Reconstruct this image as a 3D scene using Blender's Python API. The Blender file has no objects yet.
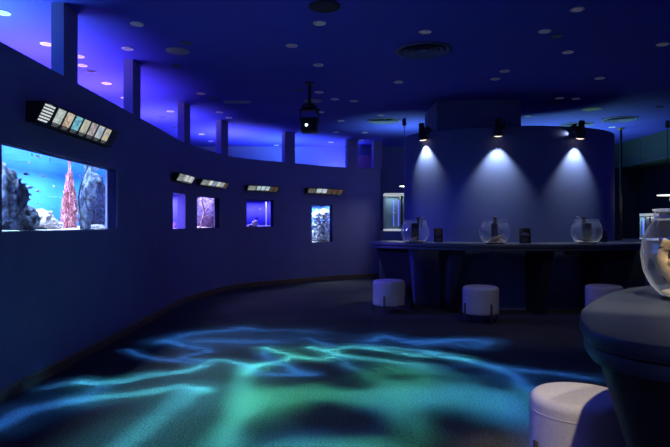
import bpy, bmesh, math, random
from mathutils import Vector, noise, Matrix
random.seed(7)
F, CX, CY, H = 570.0, 335.0, 223.5, 1.35
CEIL = H + 2.055
WALLH = 2.72
S = bpy.context.scene
C = S.collection

# ------------------------------------------------------------------ helpers
def P(px, py, z):
    return Vector(((px-CX)/F*z, z, H+(CY-py)/F*z))
def floor_pt(px, py):
    z = H*F/(py-CY)
    return ((px-CX)/F*z, z)
def ceil_pt(px, py):
    z = (CEIL-H)*F/(CY-py)
    return ((px-CX)/F*z, z)

def new_mat(name):
    m = bpy.data.materials.new(name); m.use_nodes = True
    nt = m.node_tree
    return m, nt, nt.nodes['Principled BSDF']
def mat(name, col, rough=0.6, var=0.12, scale=8.0, bump=0.0, bscale=120.0, metal=0.0, spec=0.5, emit=None, es=0.0):
    m, nt, b = new_mat(name)
    tc = nt.nodes.new('ShaderNodeTexCoord')
    n = nt.nodes.new('ShaderNodeTexNoise'); n.inputs['Scale'].default_value = scale; n.inputs['Detail'].default_value = 4
    nt.links.new(tc.outputs['Object'], n.inputs['Vector'])
    r = nt.nodes.new('ShaderNodeValToRGB')
    r.color_ramp.elements[0].position = 0.3; r.color_ramp.elements[1].position = 0.7
    r.color_ramp.elements[0].color = tuple(c*(1-var) for c in col)+(1,)
    r.color_ramp.elements[1].color = tuple(min(1, c*(1+var)) for c in col)+(1,)
    nt.links.new(n.outputs['Fac'], r.inputs['Fac'])
    nt.links.new(r.outputs['Color'], b.inputs['Base Color'])
    b.inputs['Roughness'].default_value = rough; b.inputs['Metallic'].default_value = metal
    b.inputs['Specular IOR Level'].default_value = spec
    if bump:
        n2 = nt.nodes.new('ShaderNodeTexNoise'); n2.inputs['Scale'].default_value = bscale; n2.inputs['Detail'].default_value = 3
        nt.links.new(tc.outputs['Object'], n2.inputs['Vector'])
        bp = nt.nodes.new('ShaderNodeBump'); bp.inputs['Strength'].default_value = bump; bp.inputs['Distance'].default_value = 0.01
        nt.links.new(n2.outputs['Fac'], bp.inputs['Height']); nt.links.new(bp.outputs['Normal'], b.inputs['Normal'])
    if emit:
        b.inputs['Emission Color'].default_value = emit+(1,); b.inputs['Emission Strength'].default_value = es
    return m
def emit_noise(name, cols, strength, scale=25.0, dist=1.0, base=(0.05,0.05,0.05)):
    """a backlit printed picture: several colours blended by noise"""
    m, nt, b = new_mat(name)
    tc = nt.nodes.new('ShaderNodeTexCoord')
    n = nt.nodes.new('ShaderNodeTexNoise'); n.inputs['Scale'].default_value = scale; n.inputs['Detail'].default_value = 3
    n.inputs['Distortion'].default_value = dist
    nt.links.new(tc.outputs['Object'], n.inputs['Vector'])
    r = nt.nodes.new('ShaderNodeValToRGB'); e = r.color_ramp.elements
    while len(e) < len(cols): e.new(0.5)
    for i, c in enumerate(cols):
        e[i].position = 0.36+0.28*i/max(1, len(cols)-1); e[i].color = tuple(c)+(1,)
    nt.links.new(n.outputs['Fac'], r.inputs['Fac'])
    nt.links.new(r.outputs['Color'], b.inputs['Emission Color'])
    b.inputs['Base Color'].default_value = base+(1,)
    b.inputs['Emission Strength'].default_value = strength
    return m
def glass(name, tint=(0.9,0.95,1), lo=0.04, hi=0.6, rough=0.02, milk=0.0, milkcol=(0.5,0.6,0.8), edge=0.0):
    """thin clear glass or water: light passes straight through, edges and grazing angles reflect"""
    m = bpy.data.materials.new(name); m.use_nodes = True; nt = m.node_tree; nt.nodes.clear()
    out = nt.nodes.new('ShaderNodeOutputMaterial'); t = nt.nodes.new('ShaderNodeBsdfTransparent'); g = nt.nodes.new('ShaderNodeBsdfGlossy')
    t.inputs[0].default_value = tint+(1,); g.inputs['Roughness'].default_value = rough
    lw = nt.nodes.new('ShaderNodeLayerWeight'); lw.inputs['Blend'].default_value = 0.5
    pw = nt.nodes.new('ShaderNodeMath'); pw.operation = 'POWER'; pw.inputs[1].default_value = 3
    nt.links.new(lw.outputs['Facing'], pw.inputs[0])
    mr = nt.nodes.new('ShaderNodeMapRange'); mr.inputs['To Min'].default_value = lo; mr.inputs['To Max'].default_value = hi
    nt.links.new(pw.outputs[0], mr.inputs['Value'])
    mx = nt.nodes.new('ShaderNodeMixShader')
    nt.links.new(mr.outputs[0], mx.inputs[0]); nt.links.new(t.outputs[0], mx.inputs[1]); nt.links.new(g.outputs[0], mx.inputs[2])
    last = mx
    if milk:
        d = nt.nodes.new('ShaderNodeBsdfTranslucent'); d.inputs[0].default_value = milkcol+(1,)
        m2 = nt.nodes.new('ShaderNodeMixShader')
        mk = nt.nodes.new('ShaderNodeMapRange'); mk.inputs['To Min'].default_value = milk; mk.inputs['To Max'].default_value = milk+edge
        nt.links.new(pw.outputs[0], mk.inputs['Value']); nt.links.new(mk.outputs[0], m2.inputs[0])
        nt.links.new(mx.outputs[0], m2.inputs[1]); nt.links.new(d.outputs[0], m2.inputs[2]); last = m2
    nt.links.new(last.outputs[0], out.inputs[0])
    return m

def finish(name, bm, m, parent=None, smooth=0.6, loc=None):
    bmesh.ops.recalc_face_normals(bm, faces=bm.faces)
    me = bpy.data.meshes.new(name); bm.to_mesh(me); bm.free()
    if m: me.materials.append(m)
    if smooth:
        me.shade_smooth()
        me.set_sharp_from_angle(angle=smooth)
    o = bpy.data.objects.new(name, me); C.objects.link(o)
    if parent: o.parent = parent
    if loc: o.location = loc
    return o
def add_box(bm, lo, hi, bevel=0.0, M=None):
    vs = [bm.verts.new((x, y, z)) for x in (lo[0], hi[0]) for y in (lo[1], hi[1]) for z in (lo[2], hi[2])]
    fs = [bm.faces.new([vs[i] for i in q]) for q in ((0,1,3,2),(4,6,7,5),(0,4,5,1),(2,3,7,6),(0,2,6,4),(1,5,7,3))]
    if bevel:
        es = list({e for f in fs for e in f.edges})
        r = bmesh.ops.bevel(bm, geom=es, offset=bevel, segments=2, profile=0.5, affect='EDGES')
        vs = list({v for v in r['verts']} | {v for v in vs if v.is_valid})
    if M is not None:
        bmesh.ops.transform(bm, matrix=M, verts=[v for v in vs if v.is_valid])
def add_lathe(bm, prof, n=32, c=(0,0,0), sx=1, sy=1, M=None):
    rings = []; allv = []
    for r, z in prof:
        if r < 1e-6:
            v = bm.verts.new((c[0], c[1], c[2]+z)); rings.append([v]); allv.append(v)
        else:
            ring = [bm.verts.new((c[0]+sx*r*math.cos(2*math.pi*i/n), c[1]+sy*r*math.sin(2*math.pi*i/n), c[2]+z)) for i in range(n)]
            rings.append(ring); allv += ring
    for a, b in zip(rings, rings[1:]):
        for i in range(n):
            j = (i+1) % n
            if len(a) == 1 and len(b) == 1: continue
            if len(a) == 1: bm.faces.new((a[0], b[i], b[j]))
            elif len(b) == 1: bm.faces.new((a[i], b[0], a[j]))
            else: bm.faces.new((a[i], b[i], b[j], a[j]))
    if M is not None: bmesh.ops.transform(bm, matrix=M, verts=allv)
def add_tube(bm, pts, r, n=8, caps=True):
    pts = [Vector(p) for p in pts]; rings = []
    rr = r if isinstance(r, (list, tuple)) else [r]*len(pts)
    for i, p in enumerate(pts):
        t = (pts[min(i+1, len(pts)-1)]-pts[max(i-1, 0)]).normalized()
        a = Vector((0,0,1)) if abs(t.z) < 0.9 else Vector((1,0,0))
        u = t.cross(a).normalized(); w = t.cross(u)
        rings.append([bm.verts.new(p+rr[i]*(math.cos(2*math.pi*k/n)*u+math.sin(2*math.pi*k/n)*w)) for k in range(n)])
    for a, b in zip(rings, rings[1:]):
        for k in range(n): bm.faces.new((a[k], b[k], b[(k+1)%n], a[(k+1)%n]))
    if caps: bm.faces.new(rings[0]); bm.faces.new(rings[-1][::-1])
def add_loft(bm, loops):
    """closed loops of equal length joined, capped at both ends"""
    rs = [[bm.verts.new(p) for p in l] for l in loops]
    n = len(rs[0])
    for a, b in zip(rs, rs[1:]):
        for i in range(n): bm.faces.new((a[i], a[(i+1)%n], b[(i+1)%n], b[i]))
    c0 = bm.faces.new(rs[0][::-1]); c1 = bm.faces.new(rs[-1])
    bmesh.ops.triangulate(bm, faces=[c0, c1])
def inset_poly(pts, d):
    n = len(pts); out = []
    for i in range(n):
        a, b = Vector(pts[i-1]), Vector(pts[(i+1)%n])
        t = (b-a).normalized(); nn = Vector((-t.y, t.x))
        out.append((pts[i][0]+nn.x*d, pts[i][1]+nn.y*d))
    return out
def add_slab(bm, outline, z0, z1, r=0.015):
    """outline counter-clockwise; rounded upper and lower rims"""
    loops = []
    for d, z in ((r, z0), (r*.3, z0+r*.3), (0, z0+r), (0, z1-r), (r*.3, z1-r*.3), (r, z1)):
        q = inset_poly(outline, d) if d else outline
        loops.append([(x, y, z) for x, y in q])
    add_loft(bm, loops)
def catmull(pts, k=6, closed=False):
    out = []; n = len(pts)
    for i in range(n if closed else n-1):
        if closed: p = [pts[(i+j-1) % n] for j in range(4)]
        else: p = [pts[max(0, min(n-1, i+j-1))] for j in range(4)]
        for j in range(k):
            t = j/k
            out.append(tuple(0.5*(2*p[1][a]+(p[2][a]-p[0][a])*t+(2*p[0][a]-5*p[1][a]+4*p[2][a]-p[3][a])*t*t+(3*p[1][a]-p[0][a]-3*p[2][a]+p[3][a])*t**3) for a in range(len(p[0]))))
    if not closed: out.append(tuple(pts[-1]))
    return out
def tag(o, label, cat, group=None, kind=None):
    o['label'] = label; o['category'] = cat
    if group: o['group'] = group
    if kind: o['kind'] = kind
    return o
def thing(name, label, cat, loc=(0,0,0), group=None, rz=0):
    o = bpy.data.objects.new(name, None); o.empty_display_size = .1; C.objects.link(o)
    o.location = loc; o.rotation_euler = (0,0,rz)
    return tag(o, label, cat, group)
def struct(o, label=None):
    o['kind'] = 'structure'
    if label: o['label'] = label
    return o
def dup(root, loc, label, rz=0):
    r = root.copy(); C.objects.link(r); r.location = loc; r.rotation_euler = (0,0,rz); r['label'] = label
    for ch in root.children:
        c = ch.copy(); C.objects.link(c); c.parent = r
        for g in ch.children:
            d = g.copy(); C.objects.link(d); d.parent = c
    return r
def light(kind, name, loc, energy, col, aim=None, **kw):
    l = bpy.data.lights.new(name, kind); l.energy = energy; l.color = col
    for k, v in kw.items(): setattr(l, k, v)
    o = bpy.data.objects.new(name, l); C.objects.link(o); o.location = loc
    if aim is not None:
        o.rotation_euler = (Vector(aim)-Vector(loc)).to_track_quat('-Z', 'Y').to_euler()
    o['kind'] = 'helper'
    return o

# ------------------------------------------------------------------ materials
M_wall   = mat('navy_wall_paint', (0.27,0.24,0.47), 0.75, 0.05, 3, 0.05, 60)
M_drum   = mat('round_wall_paint', (0.10,0.135,0.29), 0.7, 0.04, 3, 0.05, 60)
M_ceil   = mat('ceiling_paint', (0.050,0.055,0.55), 0.8, 0.04, 2)
M_back   = mat('back_wall_paint', (0.2,0.22,0.42), 0.8, 0.05, 2)
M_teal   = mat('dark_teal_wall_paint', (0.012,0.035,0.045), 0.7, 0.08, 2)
M_base   = mat('dark_wood_baseboard', (0.24,0.13,0.07), 0.55, 0.2, 14)
M_black  = mat('black_painted_metal', (0.012,0.012,0.014), 0.45, 0.1, 20)
M_blackp = mat('black_plastic', (0.015,0.015,0.018), 0.4, 0.1, 20)
M_fin    = mat('black_laminate', (0.016,0.017,0.024), 0.6, 0.1, 6)
M_top    = mat('slate_countertop', (0.044,0.055,0.080), 0.38, 0.06, 10)
M_fab    = mat('pale_grey_fabric', (0.60,0.58,0.58), 0.9, 0.06, 60, 0.25, 400)
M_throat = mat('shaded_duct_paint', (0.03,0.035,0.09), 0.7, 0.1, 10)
M_leg    = mat('dark_steel_leg', (0.10,0.10,0.11), 0.4, 0.08, 20, metal=0.3)
M_steel  = mat('brushed_steel', (0.35,0.36,0.40), 0.35, 0.05, 30, metal=0.9)
M_white  = mat('white_enamel', (0.75,0.74,0.76), 0.5, 0.03, 10)
M_grey   = mat('grey_grille', (0.35,0.35,0.38), 0.6, 0.1, 60)
M_dkgrey = mat('dark_blue_grey_enamel', (0.085,0.10,0.26), 0.6, 0.05, 20)
M_glass  = glass('clear_bowl_glass', (0.97,0.98,0.99), 0.05, 0.7, 0.03, 0.045, (0.85,0.88,0.97), .55)
M_water  = glass('clear_water', (0.94,0.96,0.98), 0.03, 0.3, 0.05, 0.04, (0.6,0.68,0.85), .15)
M_pane   = glass('window_pane_glass', (0.97,0.98,1), 0.002, 0.08, 0.02)
M_surf   = glass('rippled_water_surface', (0.75,0.9,1), .6, .95, .08)
M_jambshade  = mat('painted_jamb_shade', (0.003,0.004,0.03), .8, .1, 10, spec=.02)  # near-black, stands in for shade on the window jambs
M_sand   = mat('pale_sand', (0.78,0.64,0.42), 0.9, 0.25, 90, 0.4, 200)
M_wsand  = mat('white_coral_sand', (0.75,0.7,0.68), 0.9, 0.25, 60, 0.4, 150)
M_wood   = mat('tan_driftwood', (0.68,0.47,0.24), 0.8, 0.4, 25, 0.4, 60)
M_lens   = mat('dim_lamp_lens', (0.42,0.4,0.46), 0.4, 0.05, 10, emit=(1,0.8,0.85), es=0.035)
M_lensoff= mat('dark_lamp_lens', (0.03,0.02,0.02), 0.3, 0.2, 10)
M_spotem = mat('lit_lamp_face', (0.8,0.8,0.8), 0.4, 0.02, 10, emit=(1.0,0.72,0.55), es=1.6)
M_pend   = mat('lit_pendant_disc', (0.9,0.9,0.9), 0.4, 0.02, 10, emit=(1.0,0.98,0.9), es=1.5)

# carpet tiles
M_carpet, nt, b = new_mat('dark_carpet_tiles')
tc = nt.nodes.new('ShaderNodeTexCoord')
br = nt.nodes.new('ShaderNodeTexBrick'); br.offset = 0; br.squash = 1
br.inputs['Scale'].default_value = 1; br.inputs['Brick Width'].default_value = 0.5; br.inputs['Row Height'].default_value = 0.5
br.inputs['Mortar Size'].default_value = 0.003
br.inputs['Color1'].default_value = (0.052,0.054,0.062,1); br.inputs['Color2'].default_value = (0.074,0.075,0.085,1); br.inputs['Mortar'].default_value = (0.06,0.062,0.07,1)
nt.links.new(tc.outputs['Object'], br.inputs['Vector'])
n = nt.nodes.new('ShaderNodeTexNoise'); n.inputs['Scale'].default_value = 62; n.inputs['Detail'].default_value = 2
nt.links.new(tc.outputs['Object'], n.inputs['Vector'])
mx = nt.nodes.new('ShaderNodeMix'); mx.data_type = 'RGBA'; mx.blend_type = 'MULTIPLY'; mx.inputs['Factor'].default_value = 1
rp = nt.nodes.new('ShaderNodeMapRange'); rp.inputs['From Min'].default_value = .3; rp.inputs['From Max'].default_value = .7; rp.inputs['To Min'].default_value = 0.45; rp.inputs['To Max'].default_value = 1.55
nt.links.new(n.outputs['Fac'], rp.inputs['Value'])
nt.links.new(br.outputs['Color'], mx.inputs['A']); nt.links.new(rp.outputs[0], mx.inputs['B'])
nt.links.new(mx.outputs['Result'], b.inputs['Base Color']); b.inputs['Roughness'].default_value = 0.95
b.inputs['Specular IOR Level'].default_value = 0.15
bp = nt.nodes.new('ShaderNodeBump'); bp.inputs['Strength'].default_value = 0.3; bp.inputs['Distance'].default_value = 0.004
nt.links.new(n.outputs['Fac'], bp.inputs['Height']); nt.links.new(bp.outputs['Normal'], b.inputs['Normal'])

# ------------------------------------------------------------------ room shell
bm = bmesh.new(); add_box(bm, (-8.2,-0.6,-0.1), (9.2,15.4,0)); struct(finish('floor', bm, M_carpet, smooth=0), 'dark carpet tiled floor')
bm = bmesh.new(); add_box(bm, (-8.2,-0.6,CEIL), (9.2,15.4,CEIL+.1)); struct(finish('ceiling', bm, M_ceil, smooth=0), 'flat dark blue ceiling')
bm = bmesh.new(); add_box(bm, (-8.2,15.2,0), (9.2,15.4,CEIL)); struct(finish('wall_back', bm, M_back, smooth=0), 'far back wall lit blue')
bm = bmesh.new(); add_box(bm, (7.95,-0.6,0), (8.1,15.2,CEIL)); struct(finish('wall_right', bm, M_teal, smooth=0), 'dark teal right wall')

path = catmull([(-2.52,-0.6),(-2.52,3.0),(-2.52,5.9),(-2.535,8.0),(-2.555,9.6),(-2.36,10.76),(-2.0,11.86),(-1.03,12.85),(-.02,13.74),(1.13,14.3)], 8)
PATH = [Vector(p) for p in path]
SL = [0.0]
for a, b in zip(PATH, PATH[1:]): SL.append(SL[-1]+(b-a).length)
def at(s):
    for i in range(len(PATH)-1):
        if s <= SL[i+1] or i == len(PATH)-2:
            t = (s-SL[i])/(SL[i+1]-SL[i]); p = PATH[i].lerp(PATH[i+1], t)
            # smooth normal
            d0 = (PATH[min(i+1,len(PATH)-1)]-PATH[max(i-1,0)]).normalized(); d1 = (PATH[min(i+2,len(PATH)-1)]-PATH[i]).normalized()
            d = d0.lerp(d1, t).normalized()
            return p, d, Vector((-d.y, d.x))
def s_at_px(px):
    k = (px-CX)/F
    for i in range(len(PATH)-1):
        a, b = PATH[i], PATH[i+1]
        fa, fb = a.x-k*a.y, b.x-k*b.y
        if a.y > .5 and fa < 0 <= fb:
            t = -fa/(fb-fa); return SL[i]+t*(SL[i+1]-SL[i])
THK = 0.135
# the five tank openings: px range on the wall face, heights above the eye
HOLES = [(2,117,-.067,.625),(173,185.4,-.085,.49),(197,220,-.085,.50),(246.6,273.8,-.07,.51),(311.8,332.6,-.447,.437)]
holes = [(s_at_px(a), s_at_px(b), H+c, H+d) for a, b, c, d in HOLES]
br_ = sorted(set([round(s,4) for s in SL]+[round(h[i],4) for h in holes for i in (0,1)]))
bm = bmesh.new()
def quad(*p): bm.faces.new([bm.verts.new(v) for v in p])
def fr(s, z): p, d, n = at(s); return (p.x, p.y, z)
def bk(s, z): p, d, n = at(s); return (p.x+n.x*THK, p.y+n.y*THK, z)
for a, b in zip(br_, br_[1:]):
    if b-a < 1e-3: continue
    mid = (a+b)/2; h = next((h for h in holes if h[0] < mid < h[1]), None)
    bands = [(0, WALLH)] if not h else [(0, h[2]), (h[3], WALLH)]
    for z0, z1 in bands:
        quad(fr(a,z0), fr(b,z0), fr(b,z1), fr(a,z1)); quad(bk(a,z0), bk(b,z0), bk(b,z1), bk(a,z1))
    quad(fr(a,WALLH), fr(b,WALLH), bk(b,WALLH), bk(a,WALLH))
    if h:
        for z in (h[2], h[3]): quad(fr(a,z), fr(b,z), bk(b,z), bk(a,z))
for h in holes:
    for s in h[:2]: quad(fr(s,h[2]), fr(s,h[3]), bk(s,h[3]), bk(s,h[2]))
s1 = SL[-1]; quad(fr(s1,0), fr(s1,WALLH), bk(s1,WALLH), bk(s1,0))
bmesh.ops.remove_doubles(bm, verts=bm.verts, dist=0.0005)
struct(finish('wall_left', bm, M_wall, smooth=0.35), 'long curved navy partition wall with tank openings')
# baseboard
bm = bmesh.new(); pr = []
for s in SL:
    p, d, n = at(s); pr.append([(p.x+n.x*o, p.y+n.y*o, z) for o, z in ((-.001,0),(-.016,0),(-.016,.085),(-.010,.1),(-.001,.1))])
rs = [[bm.verts.new(v) for v in l] for l in pr]
for a, b in zip(rs, rs[1:]):
    for i in range(5): bm.faces.new((a[i], a[(i+1)%5], b[(i+1)%5], b[i]))
struct(finish('baseboard_left', bm, M_base, smooth=0.3), 'dark wooden baseboard along the curved wall')
# square posts standing on the wall top
for i, (p0, w) in enumerate([(64,.29),(133,.29),(184.5,.29),(221.5,.29),(285,.29),(347.5,.29),(374,.24)]):
    s0 = s_at_px(p0); p, d, n = at(s0+w/2)
    bm = bmesh.new()
    M = Matrix(((d.x, n.x, 0, p.x), (d.y, n.y, 0, p.y), (0,0,1,0), (0,0,0,1)))
    add_box(bm, (-w/2, 0.002, WALLH), (w/2, 0.12, CEIL), M=M)
    struct(finish('pillar', bm, M_wall, smooth=0), 'blue square post on top of the curved wall')
# round central wall (drum) and the box column on it
DC, DA, DB, DH = (3.07,10.2), 1.83, 1.28, 2.885
def drum(th, k=0): return (DC[0]+(DA+k)*math.cos(th), DC[1]+(DB+k)*math.sin(th))
def drum_px(px):
    """front hit of a pixel column on the drum"""
    k = (px-CX)/F; best = None
    for i in range(1800):
        th = math.pi+math.pi*i/1800; x, y = drum(th)
        e = abs(x-k*y)
        if best is None or e < best[0]: best = (e, th)
    return best[1]
bm = bmesh.new()
ol = [drum(2*math.pi*i/96) for i in range(96)]
loops = [[(x,y,0) for x,y in ol], [(x,y,DH-.02) for x,y in ol], [(x,y,DH) for x,y in inset_poly(ol,.02)]]
add_loft(bm, loops)
struct(finish('wall_center', bm, M_drum, smooth=0.6), 'round blue wall behind the far counter')
bm = bmesh.new(); add_box(bm, (1.70,9.5,DH), (3.1,10.8,CEIL)); struct(finish('trim_1', bm, M_drum, smooth=0), 'square blue column between round wall and ceiling')
bm = bmesh.new(); add_box(bm, (6.9,14.9,0), (7.94,15.19,2.78)); struct(finish('alcove_dark_panel', bm, M_teal, smooth=0), 'near-black teal panel added to darken the opening')  # dark panel added so the lit back wall doesn't show in the opening
# right bulkhead over the dark opening
bm = bmesh.new(); add_box(bm, (7.3,10.8,2.78), (7.95,15.2,CEIL)); struct(finish('trim_2', bm, mat('teal_bulkhead', (0.05,0.085,0.10), .7, .05, 2), smooth=0), 'dark teal bulkhead along the right wall')
bm = bmesh.new()
add_box(bm, (7.285,13.62,2.83), (7.3,13.65,CEIL-.12)); add_box(bm, (7.285,10.8,2.80), (7.3,13.65,2.83))
struct(finish('trim_3', bm, M_steel, smooth=0), 'thin metal edge on the teal bulkhead')

# ------------------------------------------------------------------ wall tanks
def frame(i):
    s0, s1, z0, z1 = holes[i]
    a, b = at(s0)[0], at(s1)[0]; u = (b-a).normalized(); n = Vector((-u.y, u.x))
    return a, u, n, (b-a).length, z0, z1
def tank(i, name, label, back_col, side_col, depth, ext0, ext1, floor_m, lightcol, energy, dz=0.12):
    a, u, n, L, z0, z1 = frame(i)
    lidh = .20 if i == 0 else .05; dz = lidh-.012
    t = thing(name, label, 'aquarium', (a.x, a.y, z0), 'tanks set into the curved wall')
    t.rotation_euler.z = math.atan2(u.y, u.x)      # local x along wall, y outward (behind)
    h = z1-z0
    bm = bmesh.new(); add_box(bm, (0.003,.112,0.003), (L-.003,.122,h-.003)); finish('glass_pane', bm, M_pane, t, 0)
    if i != 1:  # added dark strips shade the jambs; the violet tank's stay bright
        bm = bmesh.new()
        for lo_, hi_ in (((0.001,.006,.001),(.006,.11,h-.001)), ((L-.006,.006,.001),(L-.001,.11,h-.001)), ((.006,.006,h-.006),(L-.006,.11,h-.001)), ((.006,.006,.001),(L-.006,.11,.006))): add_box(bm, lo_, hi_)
        finish('jamb_shade_liner', bm, M_jambshade, t, 0)
    x0, x1, y0, y1 = -ext0, L+ext1, THK+.004, THK+depth
    # back with rounded inner corners
    mb = mat(name+'_backdrop_paint', back_col, .8, .05, 4)
    r = min(.5, depth*.6, (x1-x0)*.4); pts = [(x0,y0)]
    for k in range(9): th = math.pi-math.pi/2*k/8; pts.append((x0+r+r*math.cos(th), y1-r+r*math.sin(th)))
    for k in range(9): th = math.pi/2-math.pi/2*k/8; pts.append((x1-r+r*math.cos(th), y1-r+r*math.sin(th)))
    pts.append((x1,y0)); bm = bmesh.new()
    vs = [(bm.verts.new((x,y,-.02)), bm.verts.new((x,y,h+lidh))) for x,y in pts]
    for p, q in zip(vs, vs[1:]): bm.faces.new((p[0], q[0], q[1], p[1]))
    o = finish('back_panel', bm, mb, t); md = o.modifiers.new('sol', 'SOLIDIFY'); md.thickness = .02; md.offset = 1
    bm = bmesh.new(); add_box(bm, (x0-.02,y0,h+lidh), (x1+.02,y1+.02,h+lidh+.03)); finish('lid', bm, M_black, t, 0)
    bm = bmesh.new(); add_box(bm, (x0-.02,y0,-.05), (x1+.02,y1+.02,-.02)); finish('base_panel', bm, M_black, t, 0)
    bm = bmesh.new(); nx = 40; ny = 14     # sand bed, gently uneven
    g = [[bm.verts.new((x0+(x1-x0)*p/nx, y0+(y1-y0)*q/ny, -.004+.02*noise.noise(((x0+(x1-x0)*p/nx)*5, q*.6, i)) + .04*q/ny)) for q in range(ny+1)] for p in range(nx+1)]
    for p in range(nx):
        for q in range(ny): bm.faces.new((g[p][q], g[p+1][q], g[p+1][q+1], g[p][q+1]))
    so = finish('sand_bed', bm, floor_m, t); so['kind'] = 'stuff'
    R = Matrix.Rotation(t.rotation_euler.z, 4, 'Z')
    if i == 0:
        bm = bmesh.new(); g = [[bm.verts.new((x0+(x1-x0)*p/60, y0+(y1-y0)*q/20, h+.025+.006*noise.noise((p*.35, q*.5, 3)))) for q in range(21)] for p in range(61)]
        for p in range(60):
            for q in range(20): bm.faces.new((g[p][q], g[p+1][q], g[p+1][q+1], g[p][q+1]))
        finish('water_surface', bm, M_surf, t)
    c = Vector((a.x, a.y, z0)) + R @ Vector(((x0+x1)/2, (y0+y1)/2, h+dz))
    lo = light('AREA', 'tank_lamp', c, energy, lightcol, shape='RECTANGLE', size=(x1-x0)*.8, size_y=depth*.5, spread=math.radians(150))
    lo.rotation_euler = (0,0,t.rotation_euler.z)
    T = Matrix.Translation((a.x,a.y,z0)) @ R
    return t, T, L, h
def local(T, x, y, z): return T @ Vector((x,y,z))

def rock(name, loc, dims, m, label, cat, seed=0, amp=.35, freq=3.0, fine=.08, group=None, sub=4, spire=0.0, spirex=0):
    bm = bmesh.new(); bmesh.ops.create_icosphere(bm, subdivisions=sub, radius=1)
    off = Vector((seed*7.3, seed*3.1, seed*1.7))
    for v in bm.verts:
        c = v.co.copy()
        k = 1+amp*noise.noise(c*freq*.5+off)+amp*.6*noise.noise(c*freq+off*2)+fine*noise.noise(c*freq*4+off)+fine*.7*noise.noise(c*freq*9+off)
        p = c*k
        if spire: # narrow towards the top
            t = max(0, (p.z+1)/2); w = 1-spire*t
            p.x *= w; p.y *= w; p.x += spirex*t
        v.co = Vector((p.x*dims[0], p.y*dims[1], (p.z+.92)*dims[2]))
        if v.co.z < 0: v.co.z *= .1
    o = finish(name, bm, m, smooth=1.2, loc=loc)
    tag(o, label, cat, group); return o
def fish(loc, L, m, label, rz=0, group=None, tilt=0, name='fish'):
    bm = bmesh.new(); prof = [(-.5,.02),(-.42,.10),(-.25,.19),(0,.23),(.2,.17),(.34,.07),(.38,.04)]
    rings = []
    for x, r in prof: rings.append([(x*L, .45*r*L*math.cos(2*math.pi*k/10), r*L*math.sin(2*math.pi*k/10)) for k in range(10)])
    add_loft(bm, rings)
    o = finish(name, bm, m); o.location = loc; o.rotation_euler = (0,tilt,rz)
    bm = bmesh.new(); add_loft(bm, [[(.36*L,-.006*L,-.03*L),(.36*L,.006*L,-.03*L),(.36*L,.006*L,.03*L),(.36*L,-.006*L,.03*L)], [(.56*L,-.004*L,-.18*L),(.56*L,.004*L,-.18*L),(.56*L,.004*L,.18*L),(.56*L,-.004*L,.18*L)]])
    finish('tail_fin', bm, m, o)
    return tag(o, label, 'fish', group)
M_fdark = mat('dark_fish_scales', (0.05,0.05,0.10), .5, .2, 40)
M_fpink = mat('pale_pink_fish_scales', (0.7,0.5,0.55), .5, .2, 40)
M_forng = mat('orange_fish_scales', (0.8,0.22,0.06), .5, .2, 40)
M_fwht  = mat('white_fish_scales', (0.8,0.78,0.72), .5, .1, 40)
M_rockb = mat('blue_grey_rock', (0.065,0.08,0.14), .9, .95, 20, .9, 26)
M_rockw = mat('white_coral_rock', (0.75,0.62,0.64), .9, .35, 30, .5, 60)
M_pink  = mat('pink_coral', (0.80,0.20,0.24), .85, .85, 60, .9, 55)
M_rockp = mat('purple_grey_rock', (0.27,0.24,0.42), .9, .7, 20, .5, 40)
M_rocki = mat('pale_blue_rock', (0.45,0.50,0.66), .9, .8, 22, .6, 40)
M_branch= mat('pinkish_branch', (0.72,0.45,0.42), .8, .3, 20)

# tank 1 : big reef tank
t1, T1, L1, h1 = tank(0, 'reef_aquarium', 'large bright blue reef aquarium window at the left end of the curved wall', (0.045,0.27,0.95), None, 1.15, .3, 1.6, M_wsand, (0.62,0.80,1.0), 400, .14)
def in1(px, py, x):   # world point on the plane X = x behind the glass
    z = x/((px-CX)/F); return P(px, py, z)
zb = H-.067
def reef(name, pxc, x, dims, m, label, cat, **k):
    z = x*F/(pxc-CX); return rock(name, (x, z, zb-.01), dims, m, label, cat, **k)
reef('rock', 8, -2.98, (.16,.20,.30), M_rockb, 'dark craggy rock at the left edge of the big reef aquarium', 'rock', seed=3, spire=.35, fine=.16)
reef('rock', 22, -3.02, (.16,.17,.15), M_rockb, 'low dark rock between the left crag and the white coral mound', 'rock', seed=9, spire=.3)
reef('coral_mound', 39, -3.05, (.15,.17,.115), M_rockw, 'lumpy white coral mound left of the pink coral in the reef aquarium', 'coral', seed=4, fine=.2, freq=4)
reef('coral_mound', 50, -3.05, (.10,.15,.055), M_rockw, 'low white coral rubble between white mound and pink coral', 'coral', seed=5, fine=.2, freq=4)
reef('coral_spire', 69.5, -3.05, (.085,.11,.335), M_pink, 'tall pink coral spire in the big reef aquarium', 'coral', seed=6, fine=.5, freq=6, amp=.22, spire=.55, sub=5)
reef('rock', 93, -3.02, (.15,.26,.37), M_rockb, 'tall blue-grey rock at the right end of the reef aquarium', 'rock', seed=8, spire=.08, fine=.16)
reef('rock', 85.5, -2.93, (.08,.10,.17), M_rockb, 'pointed grey rock in front of the tall blue-grey rock', 'rock', seed=2, spire=.6)
reef('coral_mound', 97, -2.88, (.08,.12,.035), M_rockw, 'pale rubble at the foot of the tall blue-grey rock', 'coral', seed=15, fine=.2, freq=4)
bm = bmesh.new()
add_tube(bm, catmull([tuple(in1(88,167,-2.8)), tuple(in1(83,178,-2.8)), tuple(in1(79,195,-2.85)), tuple(in1(80,212,-2.85)), tuple(in1(86,222,-2.85))], 6), .008, 6)
tag(finish('pump_hose', bm, M_blackp), 'thin dark hose hanging beside the tall blue-grey rock', 'hose')
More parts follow.
